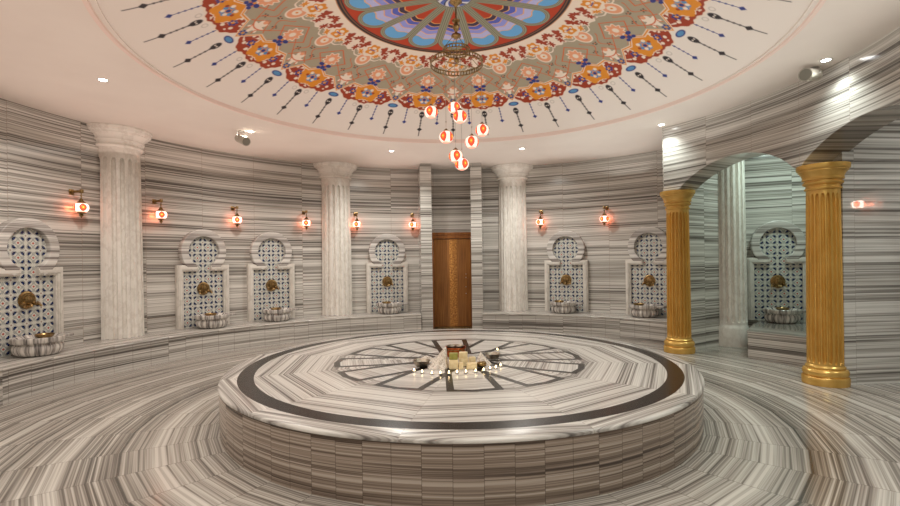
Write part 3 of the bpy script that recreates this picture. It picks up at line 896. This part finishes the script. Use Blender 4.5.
# ------------------------------------------------------------------ small cylinder speakers under the ceiling
def speaker(loc, rz, tilt, label):
    t = thing('ceiling_speaker', label, 'speaker', (loc[0], loc[1], HC), rz, 'cylinder speakers under the ceiling')
    m = Matrix.Translation((0, 0, loc[2]-HC)) @ Matrix.Rotation(R(tilt), 4, 'X')
    g = G(); g.lathe([(.050, -.13), (.062, -.125), (.066, -.11), (.066, .10), (.070, .105), (.070, .13), (.062, .13), (.060, .12)], 40, axis='Y')
    b = g.build('housing', 'greyp', t); b.data.transform(m)
    g = G(); g.lathe([(.001, .122), (.060, .122), (.060, .126), (.001, .126)], 32, axis='Y'); q = g.build('grille', 'dgrey', t); q.data.transform(m)
    zz = loc[2]-HC
    g = G(); g.tube([(-.075, .02, zz), (-.075, .03, zz*.4), (-.05, .035, -.008), (.05, .035, -.008), (.075, .03, zz*.4), (.075, .02, zz)], .006, 8); g.box(-.03, .03, .01, .06, -.006, 0, .002); g.build('bracket', 'steel', t)
speaker((-3.24, 7.58, 3.46), R(52), 22, 'small grey cylinder speaker on a bracket beside the left downlight')
speaker((4.02, 5.33, 3.515), R(-62), 10, 'small pale cylinder speaker on a bracket above the right gold column')

# ------------------------------------------------------------------ chandelier
t = thing('chandelier', 'brass double ring chandelier hanging eight red mosaic glass globes from the dome', 'chandelier', (.100, CY-.02, 0))
ZT = 4.36
g = G(); g.lathe([(.001, ZT), (.06, ZT-.005), (.07, ZT-.03), (.03, ZT-.06), (.012, ZT-.08), (.008, ZT-.10), (.008, 4.16), (.018, 4.15), (.045, 4.13), (.04, 4.115), (.016, 4.10), (.028, 4.085), (.038, 4.06), (.028, 4.03), (.014, 4.01), (.016, 3.99), (.05, 3.975), (.055, 3.955), (.03, 3.945), (.015, 3.93), (.001, 3.92)][::-1], 32); g.build('stem', 'brass', t)
def ring_part(R_, z, h, name):
    g = G()
    for zz in (z-h/2, z+h/2): g.tube([(R_*cos(2*pi*i/64), R_*sin(2*pi*i/64), zz) for i in range(64)], .007, 8, closed=True)
    n_ = int(R_*2*pi/.035)
    for i in range(n_):
        a = 2*pi*i/n_; b = 2*pi*(i+.5)/n_
        g.tube([(R_*cos(a), R_*sin(a), z-h/2), (R_*cos(b), R_*sin(b), z+h/2)], .0035, 5); g.tube([(R_*cos(a), R_*sin(a), z+h/2), (R_*cos(b), R_*sin(b), z-h/2)], .0035, 5)
    return g.build(name, 'brass', t)
ring_part(.145, 3.80, .035, 'upper_ring'); ring_part(.285, 3.66, .045, 'lower_ring')
g = G()
for k in range(4):
    a = 2*pi*k/4+.5
    g.tube([(.03*cos(a), .03*sin(a), 3.96), (.145*cos(a), .145*sin(a), 3.82)], .003, 6)
    g.tube([(.145*cos(a), .145*sin(a), 3.79), (.285*cos(a), .285*sin(a), 3.68)], .003, 6)
    g.tube([(.145*cos(a), .145*sin(a), 3.79), (.0, .0, 3.74)], .003, 6)
    g.tube([(.285*cos(a), .285*sin(a), 3.66), (.0, .0, 3.655)], .004, 6)
g.ball((0, 0, 3.70), .03); g.tube([(0, 0, 3.94), (0, 0, 3.66)], .004, 6)
g.build('chain', 'brass', t)
# angle (deg), ring radius, globe centre height
GL = [(180, .285, 3.135), (0, .270, 2.93), (95, .285, 3.27), (-85, .27, 3.00), (-128, .20, 2.82), (-45, .21, 2.765), (-100, .14, 2.62), (-70, .12, 2.54)]
for k, (a, rr_, z) in enumerate(GL):
    x, y = rr_*cos(R(a)), rr_*sin(R(a))
    g = G(); g.tube([(x, y, z+.07), (x, y, 3.66)], .0022, 6); g.ball((x, y, z+.16), .008, n=10); cd = g.build('pendant_cord', 'steel', t)
    g = G(); g.ball((0, 0, 0), .074, sz=.9, n=36); gl = g.build('globe', 'globe2', t); gl.location = (x, y, z); gl.rotation_euler = (0, 0, k*1.9)
    g = G(); g.lathe([(.025, .062), (.027, .070), (.015, .080), (.006, .09)], 20); cp = g.build('globe_cap', 'brass', gl)
# ------------------------------------------------------------------ things on the platform
H0 = HS+.0005
def hammered(r, z, a): return r*(1+.012*sin(a*9)*sin(z*160))
def metal_bowl(loc, R_, H_, mat, label, name='hamam_bowl', cat='bowl', rz=0, tilt=0):
    t = thing(name, label, cat, (loc[0], loc[1], H0), rz, None)
    if tilt: t.rotation_euler = (tilt, 0, rz)
    g = G(); g.lathe([(.35*R_, 0), (.6*R_, .04*H_), (.84*R_, .35*H_), (.93*R_, .75*H_), (.97*R_, .9*H_), (1.05*R_, .97*H_), (1.06*R_, H_), (.99*R_, .99*H_), (.9*R_, .8*H_), (.78*R_, .35*H_), (.5*R_, .1*H_), (.3*R_, .08*H_)], 56, mod=hammered); g.build('bowl_body', mat, t)
    g = G(); g.lathe([(.001, .08*H_), (.2*R_, .1*H_), (.24*R_, .18*H_), (.12*R_, .26*H_), (.001, .28*H_)], 24); g.build('bowl_boss', mat, t)
    return t
metal_bowl((-.305, 4.935), .088, .062, 'silver', 'hammered silver bowl at the left end of the display, left of the white cloth')
metal_bowl((.452, 5.26), .085, .060, 'silver', 'hammered silver bowl at the right end of the display, behind the candles')
# copper bath pail with silver lid contents
t = thing('copper_bowl', 'larger copper bowl holding a silver dish behind the soap', 'bowl', (.048, 5.44, H0))
g = G(); g.lathe([(.07, 0), (.10, .003), (.112, .03), (.115, .085), (.118, .10), (.122, .102), (.120, .108), (.112, .106), (.106, .06), (.095, .012), (.05, .008)], 48, mod=hammered); g.build('bowl_body', 'copper', t)
g = G(); g.lathe([(.113, .078), (.1165, .079), (.1165, .088), (.113, .089)], 48, cap=False); g.build('engraved_band', 'brass', t)
t2 = thing('silver_dish', 'silver footed dish nested in the copper bowl', 'dish', (.048, 5.44, H0+.045))
g = G(); g.lathe([(.05, 0), (.06, .02), (.085, .06), (.095, .075), (.098, .075), (.085, .055), (.05, .030), (.015, .028), (.012, .062), (.020, .076), (.010, .088), (.001, .09)], 40); g.build('dish_body', 'silver', t2)
# soaps
def m_soap(name, c0, c1):
    M = Mat(name, .5, .4); x, y, z = M.pos('Object'); nz = M.noise(M.comb(x, y, z), 30, 3)
    M.color(M.ramp(nz, [(.3, c0), (.7, c1)])); return M.m
MT['soap'] = m_soap('cream_soap', (232, 208, 158), (244, 226, 184)); MT['soapg'] = m_soap('olive_soap', (140, 138, 62), (166, 160, 84))
def soap(x, y, z, a, b_, h_, rz, mat, label, grp='cream soap bars'):
    g = G(); g.box(-a/2, a/2, -b_/2, b_/2, 0, h_, .005)
    o = g.build('soap_bar', mat); o.location = (x, y, z); o.rotation_euler = (0, 0, rz); tag(o, label, 'soap', grp); return o
soap(.022, 4.80, H0, .088, .07, .094, .03, 'soap', 'cream soap block under the olive green block')
soap(.022, 4.80, H0+.0945, .085, .068, .062, -.04, 'soapg', 'olive green soap block stacked on the cream block at left', 'green soap')
soap(.094, 4.78, H0, .045, .055, .068, .1, 'soap', 'small cream soap standing between the two front blocks')
soap(.203, 4.785, H0, .102, .062, .060, -.05, 'soap', 'wide cream soap block at the right front of the display')
soap(.125, 4.93, H0, .094, .075, .085, .08, 'soap', 'cream soap block behind the front row, lower of the rear stack')
soap(.122, 4.93, H0+.0855, .085, .072, .055, -.12, 'soap', 'cream soap block topmost of the rear stack, right of the green one')
soap(.214, 4.905, H0, .06, .055, .095, .2, 'soap', 'upright cream soap behind the wide front block')
# lace cloths: draped cones of folded fabric
def m_lace():
    M = Mat('white_lace_cloth', .85, .1); x, y, z = M.pos('Object')
    nz = M.noise(M.comb(x, y, z), 90, 3, .7); M.color(M.ramp(nz, [(.4, (176, 160, 142)), (.5, (232, 224, 214)), (.7, (246, 240, 232))])); M.bump(nz, .6, .004); return M.m
MT['lace'] = m_lace()
def drape(x, y, rx, ry, h_, peak, seed, label, spread=1.0):
    nr, na = 22, 96; V = []; F = []
    for i in range(nr+1):
        u = i/nr
        for k in range(na):
            a = 2*pi*k/na
            fold = sin(a*7+seed)*.5+sin(a*11+seed*2)*.35+mnoise.noise((cos(a)*2+seed, sin(a)*2, u*2))*.9
            rad = (u**.8)*(1+.16*fold*u)
            zz = h_*((1-u)**1.7)*(1+.18*fold*u)+.012+.010*fold*u*(1 if u < .95 else .2)+.014*(1-u)
            V.append((peak[0]*(1-u)**1.5+rx*rad*cos(a), peak[1]*(1-u)**1.5+ry*rad*sin(a), max(.002, zz)))
    for i in range(nr):
        for k in range(na):
            k2 = (k+1) % na; F.append((i*na+k, i*na+k2, (i+1)*na+k2, (i+1)*na+k))
    n0 = len(V)
    for i in range(na): V.append((V[nr*na+i][0], V[nr*na+i][1], .0))
    for k in range(na): k2 = (k+1) % na; F.append((nr*na+k, nr*na+k2, n0+k2, n0+k))
    g = G(); g.add(V, F); o = g.build('lace_cloth', 'lace', sharp=180); o.location = (x, y, H0); tag(o, label, 'cloth', 'white lace cloths'); return o
drape(-.128, 4.86, .105, .10, .185, (.075, .02), 1.3, 'white lace cloth gathered into a tall peak left of the soap')
drape(-.262, 5.14, .13, .09, .045, (.0, .0), 4.1, 'white lace cloth lying flat behind the left silver bowl')
drape(.325, 4.98, .085, .07, .10, (-.02, .02), 2.2, 'white lace cloth bundle right of the soap, beside the right silver bowl')
g = G(); g.lathe([(.001, -.05), (.022, -.048), (.030, -.03), (.031, .03), (.022, .048), (.001, .05)], 24, axis='X'); o = g.build('wooden_brush', 'brass'); o.location = (.302, 4.845, H0+.031+.001); o.rotation_euler = (0, 0, .5)
tag(o, 'small brown roll in front of the right lace cloth', 'roll')
# tea lights
cand0 = thing('tea_light', '', 'candle', (0, 0, 0), 0, 'lit tea lights in front of the display')
g = G(); g.lathe([(.0170, 0), (.0185, .001), (.0190, .015), (.0180, .015), (.0175, .012), (.001, .012)], 20); g.build('cup', 'tin', cand0)
g = G(); g.lathe([(.001, .0122), (.0172, .0124), (.0165, .0136), (.001, .0132)], 20); g.build('wax', 'wax', cand0)
g = G(); g.lathe([(.001, .013), (.0040, .016), (.0060, .021), (.0048, .027), (.0022, .033), (.0005, .037)], 14); g.build('flame', 'flame', cand0)
CN = [(-.362, 4.677), (-.280, 4.616), (-.185, 4.557), (-.105, 4.552), (-.024, 4.558), (.052, 4.586), (.137, 4.592), (.231, 4.615), (.310, 4.655), (.379, 4.730), (.439, 4.763), (.496, 4.862)]
ordn = ['first from the left', 'second from the left', 'third from the left', 'fourth from the left', 'fifth from the left', 'sixth from the left', 'sixth from the right', 'fifth from the right', 'fourth from the right', 'third from the right', 'second from the right', 'at the right end']
for i, (x, y) in enumerate(CN):
    c = cand0 if i == 0 else copy_tree(cand0); c['label'] = 'lit tea light, '+ordn[i]+' in the front row of candles'; c.location = (x, y, H0)
c = copy_tree(cand0); c['label'] = 'lone lit tea light behind the right silver bowl'; c.location = (.549, 5.72, H0)
